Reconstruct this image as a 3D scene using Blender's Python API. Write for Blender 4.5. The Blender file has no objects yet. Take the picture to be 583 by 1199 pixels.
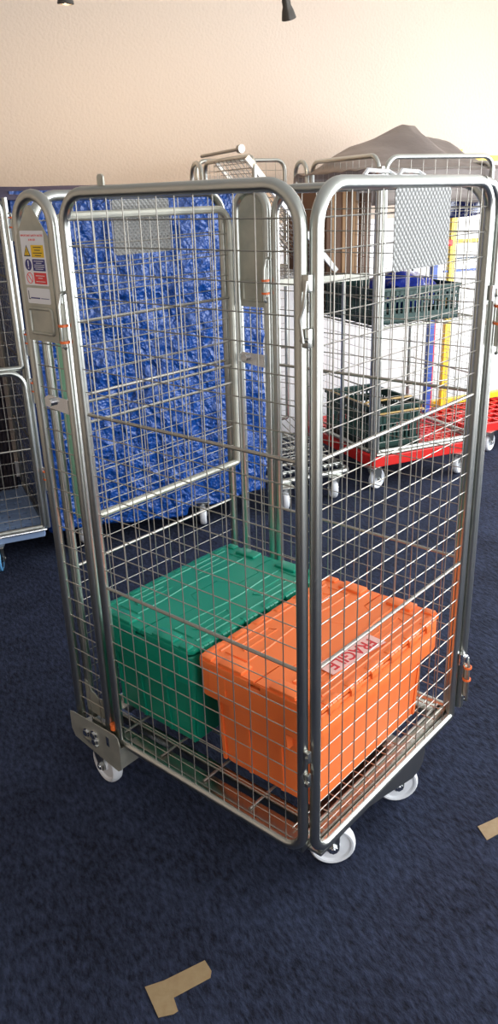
import bpy, bmesh, math, random
from mathutils import Vector, Matrix, noise
random.seed(7)
C = bpy.context.scene.collection
V = Vector
# ------------------------------------------------------------------ materials
def mat(name, col, rough=.5, metal=0., bump=None, coat=0., var=None, ior=None, emit=None):
    m = bpy.data.materials.new(name); m.use_nodes = True
    nt = m.node_tree; b = nt.nodes['Principled BSDF']
    b.inputs['Base Color'].default_value = (*col, 1); b.inputs['Roughness'].default_value = rough
    b.inputs['Metallic'].default_value = metal
    if coat: b.inputs['Coat Weight'].default_value = coat; b.inputs['Coat Roughness'].default_value = .15
    if emit: b.inputs['Emission Color'].default_value = (*emit[0], 1); b.inputs['Emission Strength'].default_value = emit[1]
    tc = nt.nodes.new('ShaderNodeTexCoord')
    if var:   # (scale, second colour, detail)
        n = nt.nodes.new('ShaderNodeTexNoise'); n.inputs['Scale'].default_value = var[0]; n.inputs['Detail'].default_value = 6
        nt.links.new(tc.outputs['Object'], n.inputs['Vector'])
        r = nt.nodes.new('ShaderNodeValToRGB'); r.color_ramp.elements[0].position = .35; r.color_ramp.elements[1].position = .65
        r.color_ramp.elements[0].color = (*col, 1); r.color_ramp.elements[1].color = (*var[1], 1)
        nt.links.new(n.outputs['Fac'], r.inputs['Fac']); nt.links.new(r.outputs['Color'], b.inputs['Base Color'])
    if bump:  # (scale, strength, distance)
        n = nt.nodes.new('ShaderNodeTexNoise'); n.inputs['Scale'].default_value = bump[0]; n.inputs['Detail'].default_value = 5
        nt.links.new(tc.outputs['Object'], n.inputs['Vector'])
        k = nt.nodes.new('ShaderNodeBump'); k.inputs['Strength'].default_value = bump[1]; k.inputs['Distance'].default_value = bump[2]
        nt.links.new(n.outputs['Fac'], k.inputs['Height']); nt.links.new(k.outputs['Normal'], b.inputs['Normal'])
    return m
M = {}
M['zinc'] = mat('zinc', (.56, .56, .52), .30, 1., bump=(60, .06, .002), var=(9, (.50, .52, .49)))
M['wire'] = mat('wire', (.42, .40, .36), .42, .9)
M['galv'] = mat('galvanised', (.56, .55, .47), .5, .65, bump=(30, .1, .003), var=(14, (.42, .42, .37)))
M['basez'] = mat('base_zinc', (.42, .42, .38), .28, 1.)
M['mint'] = mat('mint_strip', (.30, .66, .46), .4, .3)
M['bolt'] = mat('bolt', (.75, .76, .78), .22, 1.)
M['nylon'] = mat('white_nylon', (.80, .82, .86), .38)
M['dark'] = mat('dark_steel', (.03, .04, .06), .4, .6)
M['orange'] = mat('orange_plastic', (1.0, .215, .05), .42, bump=(350, .05, .001))
M['green'] = mat('green_plastic', (.003, .27, .17), .36, bump=(350, .05, .001))
M['crate'] = mat('dark_green_plastic', (.008, .05, .04), .45)
M['tan'] = mat('tan_bar', (.55, .36, .12), .4)
M['red'] = mat('red_plastic', (.70, .02, .015), .4)
M['bluedeck'] = mat('blue_plastic', (.24, .34, .54), .42)
M['bluetyre'] = mat('blue_rubber', (.10, .33, .62), .5)
M['bluepaint'] = mat('blue_paint', (.03, .09, .40), .35)
M['yellow'] = mat('yellow_paint', (.92, .62, .03), .35)
M['clip'] = mat('orange_clip', (.85, .17, .04), .4)
M['paper'] = mat('white_label', (.86, .85, .87), .5)
M['lyel'] = mat('label_yellow', (.90, .56, .02), .5)
M['lblu'] = mat('label_navy', (.04, .04, .20), .5)
M['lred'] = mat('label_red', (.80, .05, .05), .5)
M['lblack'] = mat('label_black', (.03, .03, .03), .5)
M['pink'] = mat('sticker_pink', (.95, .55, .50), .45)
M['letter'] = mat('sticker_red', (.70, .03, .04), .45)
M['tape'] = mat('brown_tape', (.33, .24, .13), .3, bump=(90, .25, .002), var=(40, (.29, .20, .105)))
M['tarpgrey'] = mat('grey_cover', (.27, .225, .20), .55, bump=(25, .3, .01), var=(3, (.22, .18, .165)))
M['purple'] = mat('purple_grey_cover', (.075, .06, .10), .6, bump=(20, .4, .01))
M['pleat'] = mat('dark_pleats', (.12, .10, .12), .75, bump=(40, .2, .005))
M['card'] = mat('cardboard', (.40, .24, .13), .8, var=(3, (.34, .20, .10)))
M['board'] = mat('peach_board', (.80, .58, .42), .7)
M['wood'] = mat('brown_board', (.14, .065, .03), .6, var=(6, (.10, .045, .02)))
M['white'] = mat('white_steel', (.85, .85, .83), .4)
M['sack'] = mat('sack', (.45, .36, .30), .8)
M['bluefilm'] = mat('blue_film', (.012, .035, .33), .2, coat=.5, bump=(9, .8, .03))
M['navy'] = mat('navy_film', (.006, .012, .09), .25, coat=.4, bump=(9, .6, .03))
M['bulb'] = mat('lamp_glass', (1, .85, .6), .3, emit=((1, .78, .5), 14))
M['lampmetal'] = mat('lamp_metal', (.10, .09, .08), .4, .7)
M['glassframe'] = mat('window_frame_white', (.7, .7, .7), .4)

def tarp_mat():
    m = mat('blue_tarpaulin', (.006, .062, .30), .30, coat=.2)
    nt = m.node_tree; b = nt.nodes['Principled BSDF']; tc = nt.nodes.new('ShaderNodeTexCoord')
    prev = None
    for kind, sc, st, ds in (('V', 6, .55, .06), ('V', 16, .75, .022), ('N', 60, .5, .006)):
        if kind == 'V':
            n0 = nt.nodes.new('ShaderNodeTexNoise'); n0.inputs['Scale'].default_value = sc * .7; n0.inputs['Detail'].default_value = 3
            nt.links.new(tc.outputs['Object'], n0.inputs['Vector'])
            mx = nt.nodes.new('ShaderNodeVectorMath'); mx.operation = 'MULTIPLY_ADD'; mx.inputs[1].default_value = (.25, .25, .25)
            nt.links.new(n0.outputs['Color'], mx.inputs[0]); nt.links.new(tc.outputs['Object'], mx.inputs[2])
            n = nt.nodes.new('ShaderNodeTexVoronoi'); n.feature = 'F1'; n.inputs['Scale'].default_value = sc
            nt.links.new(mx.outputs[0], n.inputs['Vector']); out = n.outputs['Distance']
        else:
            n = nt.nodes.new('ShaderNodeTexNoise'); n.inputs['Scale'].default_value = sc; nt.links.new(tc.outputs['Object'], n.inputs['Vector']); out = n.outputs['Fac']
        k = nt.nodes.new('ShaderNodeBump'); k.inputs['Strength'].default_value = st; k.inputs['Distance'].default_value = ds
        nt.links.new(out, k.inputs['Height'])
        if prev: nt.links.new(prev.outputs['Normal'], k.inputs['Normal'])
        prev = k
    nt.links.new(prev.outputs['Normal'], b.inputs['Normal'])
    return m
M['tarp'] = tarp_mat()

def emboss_mat():
    m = mat('embossed_plate', (.27, .27, .26), .45, .3)
    nt = m.node_tree; b = nt.nodes['Principled BSDF']; tc = nt.nodes.new('ShaderNodeTexCoord')
    mp = nt.nodes.new('ShaderNodeMapping'); mp.inputs['Rotation'].default_value = (math.radians(45), 0, 0); mp.inputs['Scale'].default_value = (0, 95, 95)
    nt.links.new(tc.outputs['Object'], mp.inputs['Vector'])
    v = nt.nodes.new('ShaderNodeTexVoronoi'); v.inputs['Randomness'].default_value = 0; v.inputs['Scale'].default_value = 1
    nt.links.new(mp.outputs[0], v.inputs['Vector'])
    k = nt.nodes.new('ShaderNodeBump'); k.inputs['Strength'].default_value = .9; k.inputs['Distance'].default_value = .006; k.invert = True
    nt.links.new(v.outputs['Distance'], k.inputs['Height']); nt.links.new(k.outputs['Normal'], b.inputs['Normal'])
    return m
M['emboss'] = emboss_mat()

def carpet_mat():
    m = mat('carpet', (.01, .015, .05), .95); nt = m.node_tree; b = nt.nodes['Principled BSDF']
    b.inputs['Specular IOR Level'].default_value = .15
    tc = nt.nodes.new('ShaderNodeTexCoord')
    def nz(sc, det=4, stretch=None):
        n = nt.nodes.new('ShaderNodeTexNoise'); n.inputs['Scale'].default_value = sc; n.inputs['Detail'].default_value = det; n.inputs['Roughness'].default_value = .65
        if stretch:
            mp = nt.nodes.new('ShaderNodeMapping'); mp.inputs['Scale'].default_value = stretch; mp.inputs['Rotation'].default_value = (0, 0, .5)
            nt.links.new(tc.outputs['Object'], mp.inputs['Vector']); nt.links.new(mp.outputs[0], n.inputs['Vector'])
        else: nt.links.new(tc.outputs['Object'], n.inputs['Vector'])
        return n
    a = nz(75, 6, (1, .45, 1)); c = nz(3.5, 4)
    mx = nt.nodes.new('ShaderNodeMath'); mx.operation = 'MULTIPLY_ADD'; mx.inputs[1].default_value = .45
    nt.links.new(c.outputs['Fac'], mx.inputs[0]); nt.links.new(a.outputs['Fac'], mx.inputs[2])
    r = nt.nodes.new('ShaderNodeValToRGB'); e = r.color_ramp.elements
    e[0].position = .55; e[0].color = (.0085, .0095, .018, 1); e[1].position = .92; e[1].color = (.036, .047, .088, 1)
    nt.links.new(mx.outputs[0], r.inputs['Fac']); nt.links.new(r.outputs['Color'], b.inputs['Base Color'])
    k = nt.nodes.new('ShaderNodeBump'); k.inputs['Strength'].default_value = .9; k.inputs['Distance'].default_value = .006
    nt.links.new(a.outputs['Fac'], k.inputs['Height']); nt.links.new(k.outputs['Normal'], b.inputs['Normal'])
    return m
M['carpet'] = carpet_mat()
M['wallp'] = mat('textured_wallpaper', (.66, .55, .455), .85, bump=(60, .45, .008))
M['wallw'] = mat('white_gloss_panel', (.95, .95, .95), .35)
M['ceil'] = mat('ceiling_paint', (.82, .80, .76), .9)

# ------------------------------------------------------------------ mesh helpers
def tag(o, label=None, cat=None, group=None, kind=None):
    if label: o['label'] = label
    if cat: o['category'] = cat
    if group: o['group'] = group
    if kind: o['kind'] = kind
    return o
def obj(name, bm, m, parent=None, smooth=True, off=None, angle=35):
    me = bpy.data.meshes.new(name); bmesh.ops.recalc_face_normals(bm, faces=bm.faces[:]) if len(bm.faces) < 60000 else None
    bm.to_mesh(me); bm.free()
    o = bpy.data.objects.new(name, me); C.objects.link(o)
    me.materials.append(M[m] if isinstance(m, str) else m)
    if smooth:
        for p in me.polygons: p.use_smooth = True
        try: me.set_sharp_from_angle(angle=math.radians(angle))
        except Exception: pass
    if parent: o.parent = parent
    if off: o.location = off
    return o
def thing(name, label, cat, loc=(0, 0, 0), rz=0, group=None):
    o = bpy.data.objects.new(name, None); C.objects.link(o); o.location = loc; o.rotation_euler = (0, 0, rz)
    o.empty_display_size = .1
    return tag(o, label, cat, group)
def nbm(): return bmesh.new()
def box(bm, x0, x1, y0, y1, z0, z1, mx=None, bev=0):
    r = bmesh.ops.create_cube(bm, size=1)
    m = Matrix.Translation(((x0+x1)/2, (y0+y1)/2, (z0+z1)/2)) @ Matrix.Diagonal((abs(x1-x0), abs(y1-y0), abs(z1-z0), 1))
    if mx: m = mx @ m
    bmesh.ops.transform(bm, matrix=m, verts=r['verts'])
    if bev:
        es = list({e for v in r['verts'] for e in v.link_edges})
        bmesh.ops.bevel(bm, geom=es, offset=bev, segments=2, affect='EDGES', profile=.5)
def cyl(bm, a, b, r, seg=12, r2=None):
    a, b = V(a), V(b); d = b - a
    q = d.to_track_quat('Z', 'Y').to_matrix().to_4x4()
    bmesh.ops.create_cone(bm, cap_ends=True, segments=seg, radius1=r, radius2=r if r2 is None else r2, depth=d.length, matrix=Matrix.Translation((a+b)/2) @ q)
def sweep(bm, pts, r, seg=10, closed=False, cap=True):
    pts = [V(p) for p in pts]; n = len(pts); rings = []
    t0 = (pts[1]-pts[0]).normalized()
    up = V((0, 0, 1)) if abs(t0.z) < .9 else V((1, 0, 0))
    nrm = t0.cross(up).normalized()
    for i, p in enumerate(pts):
        if closed: t = (pts[(i+1) % n]-pts[i-1]).normalized()
        elif i == 0: t = (pts[1]-pts[0]).normalized()
        elif i == n-1: t = (pts[-1]-pts[-2]).normalized()
        else: t = ((pts[i+1]-p).normalized()+(p-pts[i-1]).normalized()).normalized()
        nrm = (nrm - t*nrm.dot(t))
        nrm = nrm.normalized() if nrm.length > 1e-6 else t.orthogonal().normalized()
        bn = t.cross(nrm)
        rings.append([bm.verts.new(p + (nrm*math.cos(2*math.pi*k/seg)+bn*math.sin(2*math.pi*k/seg))*r) for k in range(seg)])
    for i in range(n if closed else n-1):
        A, B = rings[i], rings[(i+1) % n]
        for k in range(seg): bm.faces.new((A[k], A[(k+1) % seg], B[(k+1) % seg], B[k]))
    if not closed and cap:
        bm.faces.new(rings[0][::-1]); bm.faces.new(rings[-1])
def wire(bm, a, b, r=.0016): sweep(bm, [a, b], r, 5)
def rrect(w0, w1, z0, z1, R, n=7):
    out = []
    RR = R if isinstance(R, (tuple, list)) else (R,)*4   # lower right, upper right, upper left, lower left
    for sx, sz, a0, R in ((1, 0, -90, RR[0]), (1, 1, 0, RR[1]), (0, 1, 90, RR[2]), (0, 0, 180, RR[3])):
        cx = w1-R if sx else w0+R; cz = z1-R if sz else z0+R
        for k in range(n+1):
            a = math.radians(a0+90*k/n); out.append((cx+R*math.cos(a), cz+R*math.sin(a)))
    return out
def prism(bm, poly, h0, h1, mx=None):
    """polygon (x,y) extruded h0..h1 along z, then transformed"""
    lo = [bm.verts.new((x, y, h0)) for x, y in poly]; hi = [bm.verts.new((x, y, h1)) for x, y in poly]
    n = len(poly); bm.faces.new(lo[::-1]); bm.faces.new(hi)
    for i in range(n): bm.faces.new((lo[i], lo[(i+1) % n], hi[(i+1) % n], hi[i]))
    if mx: bmesh.ops.transform(bm, matrix=mx, verts=lo+hi)
def plane_mx(o, d, up=V((0, 0, 1))):
    """x->d, y->up, z->normal"""
    d = V(d).normalized(); n = d.cross(up)
    return Matrix(((d.x, up.x, n.x, o[0]), (d.y, up.y, n.y, o[1]), (d.z, up.z, n.z, o[2]), (0, 0, 0, 1)))
def lathe(bm, prof, c, axis, seg=28):
    """prof: (along axis, radius) closed loop"""
    c = V(c); axis = V(axis).normalized(); u = axis.orthogonal().normalized(); w = axis.cross(u); rings = []
    for h, r in prof:
        if r < 1e-5: rings.append([bm.verts.new(c+axis*h)])
        else: rings.append([bm.verts.new(c+axis*h+(u*math.cos(2*math.pi*k/seg)+w*math.sin(2*math.pi*k/seg))*r) for k in range(seg)])
    for i in range(len(rings)-1):
        A, B = rings[i], rings[i+1]
        for k in range(seg):
            f = []
            for q in (A[k % len(A)], A[(k+1) % len(A)], B[(k+1) % len(B)], B[k % len(B)]):
                if q not in f: f.append(q)
            if len(f) > 2: bm.faces.new(f)
def text_obj(name, s, size, mx, m, parent, ext=.0003, sx=1, off=None, font_bold=.0):
    cu = bpy.data.curves.new(name, 'FONT'); cu.body = s; cu.size = size; cu.extrude = ext; cu.align_x = 'CENTER'; cu.align_y = 'CENTER'; cu.offset = font_bold
    t = bpy.data.objects.new('tmp', cu); C.objects.link(t)
    me = bpy.data.meshes.new_from_object(t.evaluated_get(bpy.context.evaluated_depsgraph_get()))
    bpy.data.objects.remove(t)
    me.transform(mx @ Matrix.Diagonal((sx, 1, 1, 1)))
    o = bpy.data.objects.new(name, me); C.objects.link(o); me.materials.clear(); me.materials.append(M[m]); o.parent = parent
    if off: o.location = off
    return o

# ------------------------------------------------------------------ shared cage pieces
def gate(par, off, o, d, w, z0, z1, R=.075, r=.0130, rails=(), n=None, pitch=.0555, wr=.00145, Rb=(.012, .012), plate=None, name='gate', inset=0, skip=None, mm='zinc', wm='wire'):
    """tube frame with a welded wire mesh; o = origin, d = unit direction"""
    o = V(o); d = V(d).normalized(); nn = d.cross(V((0, 0, 1)))
    P = lambda s, z, k=0: o + d*s + V((0, 0, z)) + nn*k
    bm = nbm(); sweep(bm, [P(s, z) for s, z in rrect(0, w, z0, z1, (Rb[0], R, R, Rb[1]))], r, 12, closed=True)
    g = obj(name, bm, mm, par, off=off)
    bm = nbm(); n = n or max(2, round(w/.0535)-1)
    for i in range(1, n+1):
        s = w*i/(n+1); e = 0
        for s_ in (s, w-s):
            if s_ < R: e = max(e, R-math.sqrt(max(0, R*R-(R-s_)**2)))
        wire(bm, P(s, z0, wr), P(s, z1-e*.9, wr), wr)
    lv = [z0]+sorted(rails)+[z1]
    for a, b in zip(lv[:-1], lv[1:]):
        k = max(1, round((b-a)/pitch))
        for j in range(1, k):
            z = a+(b-a)*j/k; wire(bm, P(0, z, -wr), P(w, z, -wr), wr)
    obj('wire_mesh', bm, wm, g)
    for z in rails:
        bm = nbm(); sweep(bm, [P(0, z, -.002), P(w, z, -.002)], .0046, 8); obj('rail', bm, wm, g)
    if plate:
        s0, s1, p0, p1 = plate; bm = nbm(); prism(bm, rrect(s0, s1, p0, p1, .006, 3), .004, .0055, plane_mx(o, d))
        obj('embossed_plate', bm, 'emboss', g, smooth=False)
    return g
def hoop(par, off, o, d, w, z0, z1, rungs=True, plate=None, name='hoop_frame', wr=.0016, pz=1.353):
    o = V(o); d = V(d).normalized(); nn = d.cross(V((0, 0, 1))); R = w/2
    P = lambda s, z, k=0: o + d*s + V((0, 0, z)) + nn*k
    pts = [P(0, z0)] + [P(R-R*math.cos(math.pi*k/14), z1-R+R*math.sin(math.pi*k/14)) for k in range(15)] + [P(w, z0)]
    bm = nbm(); sweep(bm, pts, .0135, 12); h = obj(name, bm, 'zinc', par, off=off)
    if rungs:
        bm = nbm(); z = z0+.06; top = pz-.02 if plate else z1-.08
        while z < top: wire(bm, P(0, z, .001), P(w, z, .001), wr); z += .0562
        if not plate or w > .1:
            for s in (w*.36, w*.68): wire(bm, P(s, z0, -.003), P(s, top, -.003), wr)
        obj('wire_mesh', bm, 'wire', h)
    return h
WHEEL = [(-.017, 0), (-.017, .012), (-.0185, .019), (-.012, .021), (-.010, .046), (-.0165, .050), (-.0175, .0555), (-.013, .0605), (-.006, .0625), (.006, .0625), (.013, .0605), (.0175, .0555), (.0165, .050), (.010, .046), (.012, .021), (.0185, .019), (.017, .012), (.017, 0)]
def caster(par, off, x, y, ang, wm='nylon', top=.155, s=1., trail=-1):
    """wheel centre at x,y; ang = direction of the axle"""
    a = V((math.cos(ang), math.sin(ang), 0)); t = V((-a.y, a.x, 0))*trail; c = V((x, y, .0625*s))
    sw = c + t*.032
    bm = nbm()
    mx = Matrix.Translation((sw.x, sw.y, 0)) @ Matrix.Rotation(ang, 4, 'Z')
    box(bm, -.043, .043, -.05, .05, top-.006, top, mx, .002)
    lathe(bm, [(0, 0), (0, .041), (-.008, .041), (-.02, .030), (-.02, 0)], (sw.x, sw.y, top-.003), (0, 0, 1), 22)
    for sd in (-1, 1):
        q = c + a*sd*.023
        pm = Matrix(((t.x, 0, a.x, q.x), (t.y, 0, a.y, q.y), (0, 1, 0, 0), (0, 0, 0, 1)))
        zc = c.z
        poly = [(-.016, zc-.006), (-.008, zc-.016), (.008, zc-.016), (.017, zc-.004), (.058, top-.022), (.058, top-.012), (-.008, top-.012), (-.018, top-.03)]
        prism(bm, poly, -.0015, .0015, pm)
    box(bm, -.0245, .0245, -.026, .026, top-.015, top-.011, mx)
    k = obj('caster', bm, 'zinc', par, off=off)
    bm = nbm(); lathe(bm, [(h*s, r*s) for h, r in WHEEL], c, a); obj('wheel', bm, 'nylon' if wm != 'blue' else 'dark', k)
    if wm == 'blue':
        bm = nbm(); lathe(bm, [(-.016, .048), (-.0175, .0555), (-.013, .0615), (0, .064), (.013, .0615), (.0175, .0555), (.016, .048), (-.016, .048)], c, a)
        tag(obj('tyre', bm, 'bluetyre', k), 'blue rubber tyre')
    bm = nbm(); cyl(bm, c-a*.034, c+a*.034, .0065, 12); cyl(bm, c-a*.031, c-a*.025, .0125, 6); cyl(bm, c+a*.025, c+a*.031, .0125, 6); obj('axle_bolt', bm, 'bolt', k)
    return k
def clip_rod(par, off, x, y, z0, z1, nx, ny, rod=.0045, orange=(.35, .75)):
    """sprung drop rod with orange end clips"""
    bm = nbm(); L = z1-z0
    sweep(bm, [(x-nx*.012, y-ny*.012, z1), (x+nx*.004, y+ny*.004, z1-.004), (x+nx*.012, y+ny*.012, z1-.03*1), (x+nx*.014, y+ny*.014, z0+.006), (x+nx*.004, y+ny*.004, z0)], rod, 8)
    h = obj('drop_rod', bm, 'zinc', par, off=off)
    bm = nbm(); cyl(bm, (x+nx*.004, y+ny*.004, z0+L*.12), (x+nx*.004, y+ny*.004, z0+L*.8), .0075, 10); obj('rod_sleeve', bm, 'galv', h)
    for f in orange:
        bm = nbm(); z = z0+L*f; lathe(bm, [(-.003, .0085), (-.003, .0125), (.003, .0125), (.003, .0085), (-.003, .0085)], (x+nx*.006, y+ny*.006, z), (0, 0, 1), 14)
        box(bm, x+nx*.006-.003, x+nx*.006+.003, y+ny*.006-.003, y+ny*.006+.003, z-.002, z+.002)
        tag(obj('orange_clip', bm, 'clip', h), 'orange plastic clip')
    return h

# ================================================================== MAIN ROLL CAGE
A, D, H = .857, .740, 1.69
Z1, Z2, ZB = 1.182, .700, .190
cage = thing('roll_cage', 'tall zinc wire-mesh roll cage in front, holding a green and an orange lidded crate', 'roll cage', (A/2, D/2, 0))
OF = (-A/2, -D/2, 0)
X, Y, Z = V((1, 0, 0)), V((0, 1, 0)), V((0, 0, 1))
RL = (Z2, Z1)
# front-left face
gate(cage, OF, (.166, 0, 0), X, .672, ZB, H, rails=RL, n=12, Rb=(.055, .012))
HX = -.016
h1 = hoop(cage, OF, (HX, 0, 0), X, .139, .16, H)
# front-right face with embossed plate
gate(cage, OF, (A, .022, 0), Y, .70, ZB-.01, H, rails=RL, n=12, plate=(.255, .487, 1.52, H-.012), Rb=(.012, .05))
# left rear face with plate
gate(cage, OF, (0, .03, 0), Y, .685, ZB, H-.002, rails=RL, n=10, plate=(.25, .458, 1.535, H-.015))
# rear face
gate(cage, OF, (.185, D, 0), X, .655, ZB, H, rails=RL, n=12)
h2 = hoop(cage, OF, (.035, D, 0), X, .12, .16, H)
# outer hinge post at the right corner
bm = nbm(); sweep(bm, [(A+.012, D+.012, .205), (A+.012, D+.012, H-.09), (A+.010, D+.002, H-.04), (A+.004, D-.03, H-.008), (A, D-.07, H)], .0125, 12); obj('corner_post', bm, 'zinc', cage, off=OF)
# folded shelf hanging inside the left rear face
bm = nbm()
xs = .034
pr = [V((xs, a, b)) for a, b in rrect(.06, .705, .843, 1.640, (.006, .05, .05, .006))]
sweep(bm, pr, .0110, 10, closed=True)
sh = obj('folded_shelf', bm, 'galv', cage, off=OF)
bm = nbm()
for i in range(1, 8): wire(bm, (xs+.002, .06+.645*i/8, .843), (xs+.002, .06+.645*i/8, 1.64))
for z in (1.383, 1.172, 1.115, .97, .905, 1.25, 1.32, 1.45, 1.51, 1.57): wire(bm, (xs-.002, .06, z), (xs-.002, .705, z), .0016 if z not in (1.383, 1.172, 1.115) else .0045)
obj('wire_mesh', bm, 'wire', sh)
# hoop plates
def hoop_plate(h, o, d, w, label):
    s0 = .006; r_ = w/2-s0; poly = [(s0, 1.353), (w-s0, 1.353)]+[(w/2+r_*math.cos(math.pi*k/12), H-w/2+r_*math.sin(math.pi*k/12)) for k in range(13)]
    if label: poly = [(s0, 1.353), (w-s0, 1.353), (w-s0, 1.60), (w*.5+.008, H-.022), (w*.5-.008, H-.022), (s0, 1.60)]
    bm = nbm(); mx = plane_mx(o, d); prism(bm, poly, -.001, .001, mx); p = obj('hoop_plate', bm, 'galv', h, smooth=False)
    bm = nbm(); sweep(bm, [mx @ V((a, b, .002)) for a, b in rrect(.024, w-.022, 1.372, 1.432, .007, 4)], .0042, 8, closed=True); obj('pressed_ridge', bm, 'galv', h)
    return p
hoop_plate(h1, (HX, -.0115, 0), X, .136, True)
p2 = hoop_plate(h2, (.035, D-.002, 0), X, .12, False)
# safety label (sub-parts of the hoop)
LM = plane_mx((-.0165, -.0127, 0), X) @ Matrix.Diagonal((1.12, 1, 1, 1))
def lay(name, poly, m, k0, label=None, h=h1):
    bm = nbm(); prism(bm, poly, k0, k0+.0003, LM); o = obj(name, bm, m, h, smooth=False)
    if label: tag(o, label)
    return o
def rect(a, b, c, d_): return [(a, c), (b, c), (b, d_), (a, d_)]
def circ(cx, cz, rx, rz, n=24): return [(cx+rx*math.cos(2*math.pi*i/n), cz+rz*math.sin(2*math.pi*i/n)) for i in range(n)]
lx0, lx1 = .019, .103
lay('safety_label', rrect(lx0, lx1, 1.487, 1.612, .003, 3), 'paper', 0, 'white safety notice with yellow, navy and red panels')
lay('maker_label', rrect(lx0+.001, lx1, 1.444, 1.481, .004, 3), 'paper', 0, 'small white label with a thin blue line of lettering')
lay('label_panel', rect(.054, .098, 1.552, 1.580), 'lyel', .0004, 'yellow warning panel')
lay('label_panel', rect(.054, .098, 1.521, 1.548), 'lblu', .0004, 'navy instruction panel')
lay('label_panel', rect(.054, .098, 1.491, 1.517), 'lred', .0004, 'red prohibition panel')
bm = nbm(); prism(bm, [(.026, 1.554), (.050, 1.554), (.038, 1.580)], .0004, .0007, LM); obj('warning_triangle', bm, 'lblack', h1, smooth=False)
bm = nbm(); prism(bm, [(.0293, 1.5565), (.0467, 1.5565), (.038, 1.5752)], .0007, .001, LM); obj('warning_triangle', bm, 'lyel', h1, smooth=False)
bm = nbm(); prism(bm, rect(.0372, .0388, 1.562, 1.570), .001, .0013, LM); prism(bm, rect(.0372, .0388, 1.5582, 1.5602), .001, .0013, LM); obj('exclamation_mark', bm, 'lblack', h1, smooth=False)
lay('mandatory_disc', circ(.038, 1.5345, .0115, .0135), 'lblu', .0004)
bm = nbm(); prism(bm, [(.0362, 1.5445), (.0398, 1.5445), (.039, 1.530), (.037, 1.530)], .0007, .001, LM); prism(bm, circ(.038, 1.5265, .0018, .0018, 10), .0007, .001, LM); obj('exclamation_mark', bm, 'paper', h1, smooth=False)
bm = nbm(); sweep(bm, [LM @ V((a, b, .0005)) for a, b in circ(.038, 1.504, .0105, .0122)], .0009, 6, closed=True); sweep(bm, [LM @ V((.031, 1.513, .0005)), LM @ V((.045, 1.495, .0005))], .0009, 6); obj('prohibition_ring', bm, 'lred', h1)
text_obj('lettering', 'IMPORTANT SAFETY NOTES', .0062, LM @ Matrix.Translation((.061, 1.601, .0005)), 'lred', h1, .0002)
text_obj('lettering', '& IN-USE', .0062, LM @ Matrix.Translation((.061, 1.5915, .0005)), 'lred', h1, .0002)
bm = nbm()
for z, a, b in ((1.575, .062, .09), (1.5685, .066, .086), (1.562, .060, .092), (1.5565, .066, .088)): prism(bm, rect(a, b, z-.0009, z+.0009), .0007, .0009, LM)
obj('text_lines', bm, 'lblack', h1, smooth=False)
bm = nbm()
for z, a, b in ((1.5435, .059, .093), (1.539, .066, .086), (1.5345, .059, .095), (1.530, .059, .095), (1.5255, .062, .09), (1.510, .060, .092), (1.5045, .068, .084), (1.4965, .060, .093)): prism(bm, rect(a, b, z-.0007, z+.0007), .0007, .0009, LM)
obj('text_lines', bm, 'paper', h1, smooth=False)
bm = nbm(); prism(bm, rect(.025, .0268, 1.4535, 1.474), .0004, .0007, LM); prism(bm, rect(.025, .031, 1.4535, 1.4555), .0004, .0007, LM); obj('maker_mark', bm, 'lblack', h1, smooth=False)
bm = nbm(); prism(bm, rect(.032, .066, 1.4555, 1.4585), .0004, .0007, LM); prism(bm, rect(.069, .098, 1.456, 1.4575), .0004, .0007, LM); obj('text_lines', bm, 'lblu', h1, smooth=False)
# mint strip and inner flat bars below the plate
bm = nbm(); box(bm, .026, .050, .036, .041, .862, 1.36, bev=.001); tag(obj('flat_strip', bm, 'mint', cage, off=OF), 'mint green flat strip')
bm = nbm(); box(bm, .014, .024, .048, .056, .85, 1.36, bev=.001); obj('flat_strip', bm, 'galv', cage, off=OF)
# brackets across hoops, with knob
for ox, oy in ((0, -.004), (.035, D-.02)):
    bm = nbm(); prism(bm, [(.012, 1.183), (.118, 1.172), (.118, 1.212), (.03, 1.214), (.012, 1.205)], 0, .003, plane_mx((ox, oy, 0), X))
    cyl(bm, (ox+.045, oy-.014, 1.198), (ox+.045, oy, 1.198), .010, 14); cyl(bm, (ox+.028, oy-.008, 1.198), (ox+.028, oy, 1.198), .005, 10)
    obj('hoop_bracket', bm, 'bolt', cage, off=OF)
# drop rods and latches
clip_rod(cage, OF, .146, -.014, 1.345, 1.475, 0, -1, orange=(.12, .42))
clip_rod(cage, OF, .168, D-.022, 1.375, 1.50, 0, -1, orange=(.2, .5))
clip_rod(cage, OF, A+.030, D+.010, 1.285, 1.435, .8, -.5, orange=(.5, .78))
clip_rod(cage, OF, A+.028, D+.010, .235, .385, .8, -.5, orange=(.5, .78))
def latch(x, y, z, m='bolt', L=.10):
    bm = nbm()
    box(bm, x-.007, x+.007, y-.008, y+.006, z-L/2, z-L/2+.035, bev=.002)
    box(bm, x-.005, x+.009, y-.010, y+.004, z+L/2-.03, z+L/2, bev=.002)
    sweep(bm, [(x+.006, y-.012, z+L/2-.01), (x+.002, y-.016, z+.01), (x-.006, y-.016, z-.012), (x-.002, y-.012, z-L/2+.01)], .0035, 8)
    cyl(bm, (x-.010, y-.008, z-L/2+.015), (x+.010, y-.008, z-L/2+.015), .004, 8)
    return obj('latch', bm, 'zinc', cage, off=OF)
latch(A-.002, -.002, 1.475, L=.13); latch(A-.004, -.002, .45, L=.10)
for z in (1.435, .385):
    bm = nbm(); box(bm, A+.002, A+.034, D-.012, D+.006, z-.01, z+.01, bev=.003); cyl(bm, (A+.02, D-.014, z-.018), (A+.02, D-.014, z+.018), .008, 10); obj('hinge_lug', bm, 'bolt', cage, off=OF)
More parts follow.
